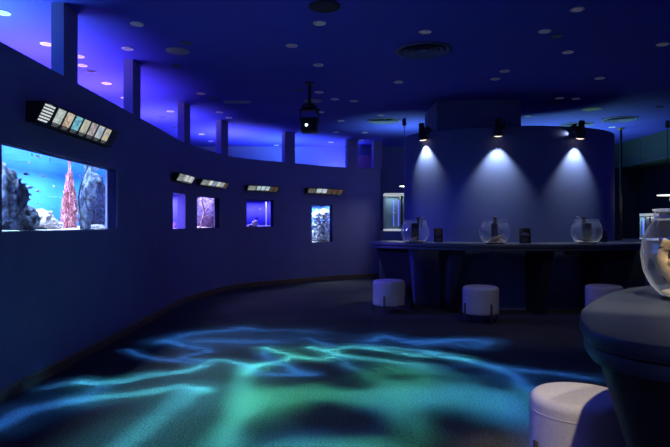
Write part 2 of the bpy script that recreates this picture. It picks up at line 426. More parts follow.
fishes = [(21,179,'d','dark fish leftmost of the loose shoal'),(26,174,'d','dark fish highest of the left shoal'),(24,184.5,'d','dark fish low left in the shoal above the low dark rock'),
 (30,187.5,'p','pale fish in the middle of the shoal above the white mound'),(15.5,191.5,'d','dark fish just above the left crag'),(22,192,'d','dark fish right of the left crag'),
 (30,194.5,'d','dark fish lowest but one above the white mound'),(29.5,199.5,'p','pale fish lowest of the shoal above the white mound'),(37.5,191,'p','pale pink fish halfway between shoal and pink coral'),
 (43,176,'p','pale fish high between shoal and pink coral'),(54,186.5,'p','white fish left of the pink coral tip'),(80,176,'p','pale fish right of the pink coral tip'),
 (50,160,'d','dark slim fish near the top light of the reef aquarium'),(38,156,'p','pale fish near the water surface'),(32,154.5,'d','small dark fish touching the water surface'),
 (29,162.5,'p','pale fish under the water surface at upper left'),(37,204,'p','pale fish just above the white coral mound'),(24,199,'d','dark fish against the rim of the low dark rock'),(77.5,213.5,'p','pale fish beside the right foot of the pink coral')]
for i, (px, py, k, lb) in enumerate(fishes):
    fish(in1(px, py, -2.85-.05*random.random()), .055+.02*random.random(), M_fdark if k == 'd' else M_fpink, lb+' in the reef tank', 1.2+random.random()*.9, 'small fish in the reef aquarium', random.uniform(-.3,.3))

def tp(i, T, px, y):
    a, u, n, L, z0, z1 = frame(i); o = a+n*y; k = (px-CX)/F
    return (k*o.y-o.x)/(u.x-k*u.y)          # local x where the sight line crosses depth y
# tank 2
t2, T2, L2, h2 = tank(1, 'violet_aquarium', 'narrow violet-lit aquarium window, second along the curved wall', (0.4,0.42,1.0), None, .5, .1, .35, M_wsand, (0.30,0.24,1.0), 14)
rock('coral_branch', local(T2, tp(1,T2,175,.22), .22, 0), (.05,.04,.06), mat('mauve_coral',(0.6,0.3,0.5),.9,.3,30), 'small mauve coral on the floor of the narrow violet aquarium', 'coral', seed=22, spire=.5)
# tank 3
t3, T3, L3, h3 = tank(2, 'driftwood_aquarium', 'purple aquarium window packed with rock and pale branches, third along the wall', (0.16,0.12,0.55), None, .62, .1, .75, M_wsand, (0.55,0.48,1.0), 17)
def q3(px, y, z): return tuple(local(T3, tp(2,T3,px,y), y, z))
rock('rock', q3(204,.52,0), (.30,.10,.33), M_rockp, 'mottled purple rock wall filling the driftwood aquarium', 'rock', seed=31, amp=.25, fine=.25, freq=5)
rock('rock', q3(208.5,.36,0), (.15,.08,.14), mat('dark_purple_rock',(0.13,0.08,0.16),.9,.5,20), 'dark round rock at lower right of the driftwood aquarium', 'rock', seed=33, amp=.25, fine=.2)
bm = bmesh.new()
add_tube(bm, catmull([q3(200,.26,0), q3(201.5,.26,.16), q3(204,.27,.30), q3(203,.27,.44), q3(201.5,.27,.55)], 5), .014, 6)
add_tube(bm, catmull([q3(204,.27,.30), q3(206.5,.27,.37), q3(210,.27,.41)], 5), .010, 6)
add_tube(bm, catmull([q3(201.5,.26,.16), q3(205,.27,.22), q3(209,.27,.24)], 5), .009, 6)
tag(finish('driftwood', bm, M_branch), 'pale pinkish forked branch standing in the purple aquarium', 'driftwood')
# tank 4
t4, T4, L4, h4 = tank(3, 'blue_aquarium', 'plain bright violet-blue aquarium window, fourth along the curved wall', (0.09,0.08,0.72), None, .6, .1, .5, mat('blue_gravel',(0.12,0.11,0.3),.9,.3,60), (0.35,0.33,1.0), 20)
def q4(px, y, z): return tuple(local(T4, tp(3,T4,px,y), y, z))
rock('coral_mound', q4(255,.25,0), (.06,.05,.075), M_rockw, 'small white coral on the floor of the violet-blue aquarium', 'coral', seed=41, fine=.2)
rock('coral_mound', q4(250.5,.25,0), (.045,.05,.03), M_rockw, 'low white rubble left of the small white coral', 'coral', seed=42, fine=.2)
bm = bmesh.new(); add_box(bm, (-.012,-.012,0), (.012,.012,.56)); o = finish('filter_pipe', bm, M_white, loc=q4(266.2,.45,0)); tag(o, 'pale vertical pipe at the right side of the violet-blue aquarium', 'pipe')
fish(Vector(q4(256.5,.22,.185)), .09, M_fdark, 'dark fish above the small white coral', .6, 'dark fish in the violet-blue aquarium')
fish(Vector(q4(264.5,.22,.09)), .08, M_fdark, 'dark fish low at right beside the pale pipe', .8, 'dark fish in the violet-blue aquarium')
# tank 5
t5, T5, L5, h5 = tank(4, 'rocky_aquarium', 'tall narrow aquarium window with pale rocks near the wall end', (0.05,0.16,0.6), None, .5, .1, .4, M_wsand, (0.70,0.82,1.0), 26)
def q5(px, y, z): return tuple(local(T5, tp(4,T5,px,y), y, z))
for k, (px, y, z, r, sd) in enumerate([(316,.38,0,.15,51),(324.5,.36,0,.15,52),(318,.39,.26,.14,53),(325.5,.38,.28,.13,54),(317,.39,.52,.12,55),(324,.38,.54,.13,56)]):
    rock('rock', q5(px, y, z), (r, r*.7, r*.95), M_rocki, ['pale rock at lower left of the tall narrow aquarium','pale rock at lower right of the tall narrow aquarium','pale rock stacked on the lower left rock','pale rock stacked on the lower right rock','pale rock at upper left of the tall narrow aquarium','pale rock at the top right of the tall narrow aquarium'][k], 'rock', seed=sd, amp=.45, fine=.3, freq=5)
M_fb = mat('blue_fish_scales', (0.1,0.25,0.8), .5, .2, 40)
fish(Vector(q5(316,.2,.68)), .08, M_fpink, 'pale pink fish at the upper left of the tall narrow aquarium', .6)
fish(Vector(q5(314.5,.2,.38)), .06, M_forng, 'orange fish halfway up the left side of the tall narrow aquarium', .6)

# ------------------------------------------------------------------ backlit signs over the tanks
M_face = mat('dark_sign_face', (0.035,0.03,0.03), .45, .1, 20)
M_bar = mat('backlit_text_bar', (0.5,0.5,0.5), .5, .02, 20, emit=(0.85,0.93,0.9), es=.75)
M_cap = mat('backlit_caption', (0.3,0.3,0.3), .5, .02, 20, emit=(0.7,0.7,0.66), es=.16)
def sign(sa, sb, top, bot, d1, d2, label, cells, cw, pitch, start, bars=None, title=None):
    a, _, _ = at(sa); b, _, _ = at(sb); u = (b-a).normalized(); n = Vector((-u.y,u.x)); L = (b-a).length
    t = thing('species_sign', label, 'sign', (a.x, a.y, bot), 'backlit species signs above the tanks', math.atan2(u.y, u.x))
    if not bars: cw, pitch, start, title = cw*L, pitch*L, start*L, (title[0]*L, title[1]*L, title[2])
    h = top-bot; g = .0 if sb < s_at_px(187) else -.006
    # local: x along the wall, y outward, room side is -y
    bm = bmesh.new()
    prof = [(.004+g,0),(-d2,0),(-d1,h),(.004+g,h)]
    add_loft(bm, [[(0,y,z) for y,z in prof], [(L,y,z) for y,z in prof]])
    finish('housing', bm, M_black, t, 0)
    e = Vector((0,-(d1-d2),h)); fn = Vector((0,-h,-(d1-d2))).normalized()
    def plate(u0,u1,v0,v1,nm,m,off=.002,th=.003):
        bm = bmesh.new(); q = []
        for k in (off, off+th):
            o = Vector((0,-d2,0))+fn*k
            q.append([o+Vector((u0,0,0))+e*v0, o+Vector((u1,0,0))+e*v0, o+Vector((u1,0,0))+e*v1, o+Vector((u0,0,0))+e*v1])
        add_loft(bm, q); return finish(nm, bm, m, t, 0)
    plate(.012, L-.012, .05, .97, 'face_panel', M_face, 0, .002)
    if bars:
        u0, u1, k = bars
        for i in range(k):
            v = .12+.70*i/(k-1); o = plate(u0, u1-(.02 if i == 0 else 0), v, v+.075, 'text_line', M_bar)
        plate(u0+.05, u1-.06, .90, .95, 'title_line', M_cap)
    if title:
        u0, u1, m = title; plate(u0, u1, .15, .9, 'title_panel', m)
    for i, cols in enumerate(cells):
        st = cols[1] if isinstance(cols, tuple) and isinstance(cols[1], float) else .68
        cc = cols[0] if isinstance(cols[0], list) else cols
        m = emit_noise('backlit_photo', cc, st, 26 if bars else 16)
        x = start+pitch*i
        plate(x, x+cw, .24, .93, 'photo_panel', m)
        plate(x+.01*cw/.13, x+cw*.9, .15, .19, 'caption_line', M_cap); plate(x+.01*cw/.13, x+cw*.8, .08, .11, 'caption_line', M_cap)
    return t
sA = SL[0]
def s_y(y):      # arc length at depth y on the straight part
    for i in range(len(PATH)-1):
        if PATH[i].y <= y <= PATH[i+1].y: return SL[i]+(y-PATH[i].y)/(PATH[i+1].y-PATH[i].y)*(SL[i+1]-SL[i])
c1 = [[(.25,.42,.42),(.6,.72,.66),(.8,.85,.78)], [(.45,.25,.18),(.8,.68,.52),(.85,.78,.66)], [(.05,.25,.45),(.25,.72,.85),(.45,.85,.92)],
      [(.35,.40,.32),(.68,.68,.55),(.82,.8,.66)], [(.25,.22,.28),(.55,.48,.5),(.75,.68,.7)], [(.2,.3,.55),(.55,.66,.75),(.85,.85,.8)], [(.35,.42,.5),(.72,.7,.55),(.9,.7,.3)]]
sign(s_y(4.64), s_y(6.23), H+1.0, H+.83, .16, .075, 'long black backlit species sign above the large reef aquarium', c1, .13, .17, .245, bars=(.02,.185,6))
TG = emit_noise('backlit_title_grey', [(.2,.25,.22),(.55,.62,.58)], .5, 18)
TD = emit_noise('backlit_title_dim', [(.2,.17,.14),(.5,.45,.4)], .25, 18)
W = [(.75,.82,.78),(.95,.98,.95)]; G = [(.3,.36,.36),(.7,.75,.72)]; B = [(.08,.2,.4),(.35,.55,.75)]; Br = [(.10,.06,.04),(.28,.17,.11)]; CR = [(.7,.66,.52),(.9,.88,.78)]
sign(s_at_px(171.4), s_at_px(188), H+.80, H+.665, .135, .055, 'small backlit species sign above the narrow violet aquarium', [G,W,G,W,G], .105, .125, .34, title=(.05,.31,TG))
sign(s_at_px(196), s_at_px(224), H+.80, H+.685, .125, .05, 'backlit species sign above the purple driftwood aquarium', [W,B,CR,G,(Br,.35)], .12, .14, .28, title=(.04,.26,TG))
sign(s_at_px(244.5), s_at_px(276.5), H+.805, H+.69, .125, .05, 'backlit species sign above the plain violet-blue aquarium', [[(.3,.6,.75),(.85,.95,.98)],[(.35,.65,.8),(.9,.95,.98)],[(.25,.55,.75),(.8,.92,.95)],(Br,.35),(Br,.35)], .115, .135, .30, title=(.04,.27,TG))
sign(s_at_px(304.5), s_at_px(341), H+.82, H+.69, .125, .05, 'backlit species sign above the tall narrow rocky aquarium', [[(.35,.7,.75),(.9,.97,.98)],[(.5,.65,.9),(.9,.95,1)],(Br,.35),(Br,.35),(Br,.35)], .125, .145, .26, title=(.04,.24,TD))

# wall outlet
p, d, n = at(s_at_px(168)); bm = bmesh.new()
t = thing('wall_outlet', 'small pale power outlet low on the curved wall near the floor', 'outlet', (p.x, p.y, .30), None, math.atan2(d.y, d.x))
bm = bmesh.new(); add_box(bm, (-.04,-.012,0), (.04,.001,.12), .003); finish('cover_plate', bm, M_grey, t)
bm = bmesh.new(); add_box(bm, (-.015,-.014,.06), (.015,-.011,.09)); add_box(bm, (-.015,-.014,.02), (.015,-.011,.05)); finish('socket', bm, M_blackp, t)

# ------------------------------------------------------------------ far counter
CT = 1.055; RIM = .095
outer = catmull([(.80,9.75),(.585,9.35),(.63,9.0),(1.05,8.58),(1.78,8.13),(2.36,7.98),(3.15,7.95),(3.9,8.1),(4.45,8.4),(4.78,8.8),(5.0,9.3),(4.98,9.72)], 6)
inner = [drum(math.radians(a), .012) for a in range(-18, -163, -4)]   # right to left along the drum front
ol = outer+inner
area = sum(ol[i-1][0]*ol[i][1]-ol[i][0]*ol[i-1][1] for i in range(len(ol)))
if area < 0: ol = ol[::-1]
ct = thing('bar_counter', 'long curved slate counter wrapping the round blue wall', 'counter', (2.6,8.6,0))
def rel(o, par): o.parent = par; o.location = Vector(o.location)-Vector(par.location); return o
bm = bmesh.new(); add_slab(bm, ol, CT-.055, CT, .012); rel(finish('countertop', bm, M_top), ct)
bm = bmesh.new(); add_slab(bm, inset_poly(ol, .012), CT-RIM, CT-.056, .006); rel(finish('edge_band', bm, M_top), ct)
# tapered fins under the top
def fin(x0, x1, nm='support'):
    """a black fin between the drum and the counter edge, leaning in towards the floor"""
    def edge(x):
        for a, b in zip(outer, outer[1:]):
            if min(a[0],b[0]) <= x <= max(a[0],b[0]) and a[1] < 9.4: return a[1]+(b[1]-a[1])*(x-a[0])/(b[0]-a[0]+1e-9)
        return 9.0
    def dr(x):
        q = (x-DC[0])/DA
        return DC[1]-DB*math.sqrt(max(0,1-q*q)) if abs(q) < 1 else DC[1]-.3
    top = [(x0, edge(x0)+.12), (x1, edge(x1)+.12), (x1, dr(x1)-.015), (x0, dr(x0)-.015)]
    mx = (x0+x1)/2; k = .62
    bot = [(x0+(mx-x0)*.30, edge(mx)+.50), (x1-(x1-mx)*.15, edge(mx)+.50), (x1, dr(x1)-.015), (x0+(mx-x0)*.2, dr(x0)-.015)]
    bm = bmesh.new(); add_loft(bm, [[(x,y,0.0) for x,y in bot], [(x,y,CT-RIM-.002) for x,y in top]])
    return rel(finish(nm, bm, M_fin, smooth=0), ct)
# end supports follow the rounded ends
def endfin(pts_top, pts_bot):
    bm = bmesh.new(); add_loft(bm, [[(x,y,0.0) for x,y in pts_bot], [(x,y,CT-RIM-.002) for x,y in pts_top]]); rel(finish('support', bm, M_fin, smooth=0), ct)
endfin([(.66,9.15),(1.12,8.68),(1.24,9.6),(.85,9.6)], [(.98,9.3),(1.24,8.95),(1.24,9.6),(1.05,9.6)])
fin(1.70,1.88); fin(2.97,3.11)
endfin([(3.9,8.25),(4.62,8.72),(4.84,9.3),(4.55,9.35),(3.85,8.9)], [(3.95,8.6),(4.42,8.85),(4.62,9.25),(4.5,9.3),(3.95,8.95)])
bm = bmesh.new(); add_box(bm, (3.33,8.12,.905), (3.60,8.3,.955), .005); o = finish('outlet_box', bm, M_blackp); tag(o, 'flat black outlet box fixed under the far counter top', 'box')
bm = bmesh.new(); add_tube(bm, [(2.27,8.08,.96),(2.27,8.08,.89)], .008, 8); o = finish('bag_hook', bm, M_steel); tag(o, 'small metal hook under the far counter edge', 'hook')

# ------------------------------------------------------------------ near counter
ol2 = catmull([(3.4,.72),(2.3,.93),(1.5,1.13),(1.02,1.27),(.80,1.38),(.715,1.52),(.735,1.68),(.83,1.93),(1.02,2.24),(1.28,2.56),(1.6,2.78),(2.1,2.95),(2.9,2.95),(3.6,2.6),(3.9,1.9),(3.85,1.1)], 6, True)
area = sum(ol2[i-1][0]*ol2[i][1]-ol2[i][0]*ol2[i-1][1] for i in range(len(ol2)))
if area < 0: ol2 = ol2[::-1]
nc = thing('bar_counter', 'slate counter with rounded end in the right foreground', 'counter', (2.2,1.95,0))
bm = bmesh.new(); add_slab(bm, ol2, CT-.05, CT, .014); rel(finish('countertop', bm, M_top), nc)
bm = bmesh.new(); add_slab(bm, inset_poly(ol2,.012), CT-RIM, CT-.052, .006); rel(finish('edge_band', bm, M_top), nc)
bm = bmesh.new()
def sc(k): return [(2.2+(x-2.2)*k, 1.95+(y-1.95)*k) for x, y in ol2]
add_loft(bm, [[(x,y,0) for x,y in sc(.74)], [(x,y,CT-RIM-.002) for x,y in sc(.965)]])
rel(finish('base_panel', bm, M_fin), nc)

# ------------------------------------------------------------------ stools
R = .244
st = thing('pouf_stool', 'round pale pouf stool in front of the middle of the far counter', 'stool', (0,0,0), 'round pouf stools')
bm = bmesh.new()
prof = [(0,.115),(R-.02,.115),(R-.005,.12),(R,.135)]+[(R,.2),(R-.001,.3),(R,.40)]+[(R-.045+.045*math.cos(a), .445+.045*math.sin(a)) for a in [i*math.pi/2/7 for i in range(8)]]+[(R-.12,.493),(0,.496)]
add_lathe(bm, prof, 48); finish('seat', bm, M_fab, st, 1.0)
bm = bmesh.new()
for zz in (.41,): add_lathe(bm, [(R-.004,zz-.004),(R+.0015,zz-.002),(R+.0015,zz+.002),(R-.004,zz+.004)], 48)
finish('piping', bm, M_fab, st)
for k in range(4):
    a = math.radians(-90+90*k)
    bm = bmesh.new(); M = Matrix.Rotation(a, 4, 'Z')
    add_box(bm, (R+.001,-.014,0), (R+.015,.014,.27), .003, M); add_box(bm, (R-.10,-.014,.095), (R+.01,.014,.113), .002, M)
    finish('leg', bm, M_leg, st)
x, y = floor_pt(480.5, 321.5); st.location = (x, 7.84, 0); st.rotation_euler.z = math.radians(19)
dup(st, (54/F*8.68, 8.68, 0), 'round pale pouf stool at the left end of the far counter', math.radians(-22))
dup(st, ((604-CX)/F*7.95, 7.95, 0), 'round pouf stool half hidden behind the near counter edge', math.radians(30))
dup(st, (1.245, 2.89, 0), 'large pale pouf stool in the foreground beside the near counter', math.radians(-78))

# ------------------------------------------------------------------ fish bowls
BR, BH = .218, .345
def bowl_r(z):
    t = z/BH
    pts = [(0,.60),(.06,.72),(.15,.84),(.3,.955),(.5,1.0),(.68,.965),(.82,.87),(.90,.79),(1.0,.77)]
    for (a,ra),(b,rb) in zip(pts, pts[1:]):
        if t <= b: 
            q = (t-a)/(b-a); return BR*(ra+(rb-ra)*q)
    return BR*.77
def make_bowl():
    b = thing('fish_bowl', '-', 'fish bowl', (0,0,0), 'glass fish bowls on the counters')
    bm = bmesh.new(); zs = [BH*i/24 for i in range(25)]
    prof = [(0,.002)]+[(bowl_r(z), z+.0005) for z in zs]+[(BR*.80,BH),(BR*.80,BH+.006),(BR*.755,BH+.006),(BR*.755,BH-.004)]
    add_lathe(bm, prof, 48); finish('bowl_glass', bm, M_glass, b, 1.0)
    wz = BH*.865
    bm = bmesh.new(); zs = [.022+(wz-.022)*i/16 for i in range(17)]
    add_lathe(bm, [(0,.022)]+[(bowl_r(z)-.006, z) for z in zs]+[(0,wz)], 40); finish('water', bm, M_water, b, 1.0)
    bm = bmesh.new(); add_lathe(bm, [(0,.004),(BR*.60,.004),(BR*.68,.016),(BR*.66,.026),(BR*.3,.034),(0,.03)], 32); o = finish('sand', bm, M_sand, b); o['kind'] = 'stuff'
    bm = bmesh.new()
    for r0, zz in ((BR*.775,BH),(bowl_r(BH*.9)-.003, BH*.9)): 
        add_lathe(bm, [(r0+.004*math.cos(2*math.pi*k/8), zz+.004*math.sin(2*math.pi*k/8)) for k in range(9)], 40)
    finish('rim', bm, M_white_glass, b)
    return b
M_white_glass = glass('bright_rim_glass', (0.8,0.85,0.95), .2, .9, .15, .22, (0.8,0.85,0.95))
def make_filter():
    f = thing('bowl_filter', '-', 'filter', (0,0,0), 'black filters inside the fish bowls')
    bm = bmesh.new(); add_box(bm, (-.055,-.045,.0), (.055,.045,.265), .006); finish('filter_body', bm, M_blackp, f)
    bm = bmesh.new()
    for k in range(7): add_box(bm, (-.05,-.049,.03+.03*k), (.05,-.046,.042+.03*k))
    finish('grille', bm, M_blackp, f)
    bm = bmesh.new(); add_box(bm, (.03,-.03,.265), (.06,.03,.335), .004); add_box(bm, (.005,-.03,.335), (.075,.03,.352), .004); finish('bracket', bm, M_blackp, f)
    bm = bmesh.new(); add_tube(bm, catmull([(.10,0,.20),(.10,0,.32),(.112,0,.345),(.15,0,.362)], 5), .011, 10); finish('spout', bm, M_white, f)
    return f
bowl0 = make_bowl(); filt0 = make_filter()
spots = [(415,8.88,'left end of the far counter',0),(494.7,8.30,'middle of the far counter',1.2),(586.7,8.48,'right end of the far counter',math.pi),(704,2.2,'near counter in the right foreground',2.2)]
BW = []
for i, (px, z, w, rz) in enumerate(spots):
    loc = ((px-CX)/F*z, z, CT+.001); BW.append(loc)
    lb = 'round glass fish bowl on the '+w; lf = 'black filter standing in the fish bowl on the '+w
    if i == 0:
        for o, l in ((bowl0, lb), (filt0, lf)): o.location = loc; o['label'] = l
        filt0.location.z += .034
    else:
        dup(bowl0, loc, lb)
        dup(filt0, (loc[0]+(.06 if i==3 else 0), loc[1]+(.05 if i == 3 else 0), loc[2]+.034), lf, rz)
# wood and stones in the bowls
def wood(c, label, s=1, seed=1, rz=0):
    bm = bmesh.new(); q = Matrix.Rotation(rz, 3, 'Z')
    def w(*p): return tuple(Vector(c)+q@Vector(p)*s)
    add_tube(bm, catmull([w(-.13,0,.0),w(-.07,.01,.035),(w(0,-.01,.055)),w(.05,.0,.075),w(.09,.0,.10)], 5), [ .012*s+.016*s*math.sin(math.pi*i/20)+.004*s*noise.noise((i*.7,seed,0)) for i in range(21)], 8)
    add_tube(bm, catmull([w(-.02,0,.045),w(.04,.02,.03),w(.11,.03,.01)], 5), [.02*s-.001*s*i for i in range(11)], 8)
    tag(finish('driftwood', bm, M_wood, smooth=1.0), label, 'driftwood')
wood((BW[1][0]+.01,BW[1][1]-.10,CT+.035), 'tan driftwood lying in the middle fish bowl', 1.0)
wood((BW[0][0]-.03,BW[0][1]-.10,CT+.03), 'small tan driftwood on the sand of the left fish bowl', .55, 3)
bm = bmesh.new(); q = Vector((BW[3][0], BW[3][1], CT))
add_tube(bm, catmull([tuple(q+Vector(v)) for v in ((-.08,-.02,.03),(-.13,-.03,.07),(-.168,-.03,.13),(-.172,-.02,.18),(-.15,-.03,.23))], 5), [.020+.006*noise.noise((i*.5,5,0)) for i in range(21)], 8)
add_tube(bm, catmull([tuple(q+Vector(v)) for v in ((-.168,-.03,.13),(-.15,-.06,.16),(-.12,-.09,.17))], 5), .012, 8)
tag(finish('driftwood', bm, M_wood, smooth=1.0), 'tall tan driftwood leaning in the foreground fish bowl', 'driftwood')
for k, (dx, dz, lb) in enumerate([(-.10,.05,'orange fish low left of the filter in the right fish bowl'),(.07,.09,'orange fish right of the filter in the right fish bowl'),(.02,.06,'orange fish in front of the filter foot in the right fish bowl')]):
    fish((BW[2][0]+dx, BW[2][1]-.10, CT+dz+.02), .045, M_forng, lb, .3*k, 'orange fish in the right fish bowl')
fish((BW[1][0]+.07, BW[1][1]-.11, CT+.20), .05, M_fb, 'small blue fish right of the filter in the middle fish bowl', 0)

# ------------------------------------------------------------------ info cards
def card(px, z, w, h, label, rz=0):
    t = thing('info_card', label, 'sign', ((px-CX)/F*z, z, CT+.001), 'black info cards on the far counter', rz)
    bm = bmesh.new(); M = Matrix.Translation((0,0,.008)) @ Matrix.Rotation(math.radians(-8), 4, 'X')
    add_box(bm, (-w/2,-.003,0), (w/2,.003,h), .001, M); finish('card', bm, M_blackp, t)
    bm = bmesh.new(); add_box(bm, (-w/2-.01,-.045,0), (w/2+.01,.05,.009), .002); finish('card_base', bm, M_acr, t)
    return t, M
M_acr = mat('frosted_acrylic', (0.55,0.56,0.6), .3, .03, 10)
M_prt = mat('grey_print', (0.16,0.17,0.22), .6, .1, 40)
M_prtb = mat('blue_grey_print', (0.16,0.19,0.32), .6, .2, 40)
t, M = card(438.5, 8.62, .135, .215, 'black info card between the left and middle fish bowls')
bm = bmesh.new()
for cx_, cz in ((-.012,.135),(.014,.150)): add_lathe(bm, [(.022,-.0015),(.026,-.0015),(.026,.0015),(.022,.0015)], 20, M=M@Matrix.Translation((cx_,-.004,cz))@Matrix.Rotation(math.pi/2,4,'X'))
for k in range(3): add_box(bm, (-.045+.006*k,-.0045,.05-.014*k), (.045-.006*k,-.003,.055-.014*k), M=M)
finish('printing', bm, M_prt, t, 0)
t, M = card(525.3, 8.2, .165, .218, 'black info card with a pale printed band between middle and right bowls')
bm = bmesh.new(); add_box(bm, (-.06,-.0045,.115), (.06,-.003,.14), M=M); add_lathe(bm, [(0,-.001),(.045,-.001),(.045,.001),(0,.001)], 20, M=M@Matrix.Translation((0,-.004,.14))@Matrix.Rotation(math.pi/2,4,'X')@Matrix.Scale(.45,4,(0,1,0)))
finish('picture', bm, M_prtb, t, 0)
bm = bmesh.new()
for k in range(4): add_box(bm, (-.045,-.0045,.07-.013*k), (.045-.01*(k%2),-.003,.074-.013*k), M=M)
finish('printing', bm, M_prt, t, 0)
card(602, 8.62, .16, .215, 'black info card half hidden behind the right fish bowl')

# ------------------------------------------------------------------ spotlights on the round wall
def spotlight(px, py, side, label):
    th = drum_px(px); wx, wy = drum(th)
    nn = Vector((math.cos(th)/DA, math.sin(th)/DB, 0)).normalized()
    z = wy+nn.y*.20; zt = wy
    ap = Vector((wx, wy, 0))+nn*.155; ap.x = (px-CX)/F*ap.y
    ap.z = H+(CY-py)/F*ap.y
    t = thing('wall_spotlight', label, 'spotlight', ap, 'black spotlights along the round wall')
    q = (Vector((-nn.x*.15, -nn.y*.15, -1))).normalized(); Mr = Vector((0,0,-1)).rotation_difference(q).to_matrix().to_4x4()
    bm = bmesh.new(); add_lathe(bm, [(.058,.012),(.074,.0),(.079,.004),(.072,.06),(.054,.17),(.043,.232),(.047,.238),(.047,.265),(.032,.28),(0,.28)], 28, M=Mr); finish('housing', bm, M_black, t)
    bm = bmesh.new(); add_lathe(bm, [(0,-.016),(.035,-.012),(.058,-.003),(.066,.006),(.05,.014),(0,.014)], 24, M=Mr); finish('lamp_face', bm, M_spotem, t)
    # arm back over the rim of the round wall
    bk_ = Vector((wx,wy,DH))-nn*.12-ap
    bm = bmesh.new(); a0 = Mr@Vector((side*.05,0,.17)); 
    add_tube(bm, [a0, a0+Vector((side*.06,0,.05)), Vector((side*.10,0,.20)), Vector((bk_.x+side*.08, bk_.y, bk_.z+.015))], .014, 8); finish('arm', bm, M_black, t)
    bm = bmesh.new(); add_box(bm, (side*.08-.025,-.03,.10), (side*.08+.025,.03,.19), .006); finish('knuckle', bm, M_black, t)
    return ap, q, nn
LIT = []
for px, py, sd, lb, e in ((423,140,1,'black spotlight at the left of the round wall',1),(498,136,1,'black spotlight at the middle of the round wall',1),(580,138.5,-1,'black spotlight at the right of the round wall',1)):
    ap, q, nn = spotlight(px, py, sd, lb); LIT.append((ap, q, nn))
    light('SPOT', 'spot_lamp', ap+q*.022, 84, (0.84,0.92,1.0), ap+q*2, spot_size=math.radians(79), spot_blend=.6, shadow_soft_size=.03)
# stray side beam of the right-hand lamp
ap, q, nn = LIT[2]
light('SPOT', 'side_beam', ap+Vector((-.10,0,.09))-nn*.06, 2.2, (0.75,0.8,1.0), ap+Vector((-1.0,.0,.10))-nn*.35, spot_size=math.radians(60), spot_blend=1.0, shadow_soft_size=.02)

# ------------------------------------------------------------------ pendants
def pendant(px, z, ydisc, rad, label):
    x = (px-CX)/F*z; zd = H+(CY-ydisc)/F*z
    t = thing('pendant_lamp', label, 'pendant lamp', (x, z, zd), 'slim pendant lamps')
    bm = bmesh.new(); add_lathe(bm, [(0,CEIL-zd),(.04,CEIL-zd),(.04,CEIL-zd-.14),(0,CEIL-zd-.14)], 20); finish('canopy', bm, M_black, t)
    bm = bmesh.new(); add_tube(bm, [(0,0,.16),(0,0,CEIL-zd-.13)], .006, 6); finish('cord', bm, M_black, t)
    bm = bmesh.new(); add_lathe(bm, [(0,.20),(.012,.20),(.02,.16),(.03,.05),(rad*.9,.022),(rad,.014),(rad,.004),(rad-.01,.004),(0,.012)], 28); finish('shade', bm, M_black, t)
    bm = bmesh.new(); add_lathe(bm, [(0,-.012),(rad*.93,-.012),(rad*.95,.003),(0,.003)], 28); finish('light_disc', bm, M_pend, t)
    light('POINT', 'pendant_glow', (x, z, zd-.06), 3, (1,.95,.85), shadow_soft_size=.05)
pendant(404.2, 11.2, 186, .10, 'pendant lamp hanging left of the round wall')
pendant(667.5, 11.4, 195, .20, 'pendant lamp hanging over the dark area at far right')

# ------------------------------------------------------------------ free standing tanks
def stand_tank(x0, x1, y0, y1, z0, z1, label, plabel, strips, seed):
    t = thing('display_tank', label, 'aquarium', ((x0+x1)/2, (y0+y1)/2, z0))
    W_, D_, h = (x1-x0)/2, (y1-y0)/2, z1-z0
    bm = bmesh.new(); add_box(bm, (-W_,-D_,0), (W_,D_,.045), .004); finish('bottom_frame', bm, M_framelit, t)
    bm = bmesh.new(); add_box(bm, (-W_,-D_,h-.06), (W_,D_,h), .004); finish('light_hood', bm, M_framelit, t)
    for sx in (-1, 1):
        bm = bmesh.new(); add_box(bm, (sx*W_-.012,-D_,.045), (sx*W_+.012,-D_+.02,h-.06)); finish('corner_post', bm, M_steel, t)
    bm = bmesh.new(); add_box(bm, (-W_+.005,-D_+.003,.045), (W_-.005,-D_+.009,h-.06)); finish('front_pane', bm, M_pane, t)
    bm = bmesh.new(); add_box(bm, (-W_,D_-.02,.045), (W_,D_,h-.06)); finish('back_panel', bm, mat('teal_backdrop', (0.06,0.12,0.17), .6, .2, 5), t)
    bm = bmesh.new(); add_box(bm, (.36*W_-.02,-D_+.04,.045), (.36*W_+.02,D_-.03,h-.06)); finish('divider', bm, M_blackp, t)
    for k, fx in enumerate(strips):
        bm = bmesh.new(); add_box(bm, (fx*W_-.012, D_-.06,.12), (fx*W_+.012, D_-.04,h-.15)); finish('led_strip', bm, M_led, t)
    fish(Vector(((x0+x1)/2-.30*W_, y0+.12, z0+h*.47)), .11, M_fwht, 'white fish swimming in the '+plabel+' display tank', 3.0)
    light('AREA', 'tank_lamp', ((x0+x1)/2, (y0+y1)/2, z1-.08), 5, (.8,.95,1), shape='RECTANGLE', size=W_*1.7, size_y=D_*1.4)
    bm = bmesh.new(); add_box(bm, (x0-.09,y0-.08,0), (x1+.09,y1+.08,z0-.002), .01); tag(finish('tank_pedestal', bm, M_drum), 'blue box pedestal carrying the '+plabel+' display tank', 'pedestal')
M_framelit = mat('lit_white_tank_frame', (0.8,0.8,0.75), .5, .03, 10, emit=(0.85,0.93,0.84), es=.42)
M_led = mat('blue_led_strip', (0.1,0.1,0.5), .5, .02, 10, emit=(0.12,0.16,1.0), es=.8)
stand_tank(1.165, 1.75, 13.3, 13.75, 1.175, 2.06, 'free-standing lit display tank left of the round wall', 'far left', (-.17,.24), 1)
stand_tank(6.97, 7.16, 12.6, 13.05, .975, 1.575, 'small lit display tank at far right behind the foreground bowl', 'far right', (-.4,.4), 2)

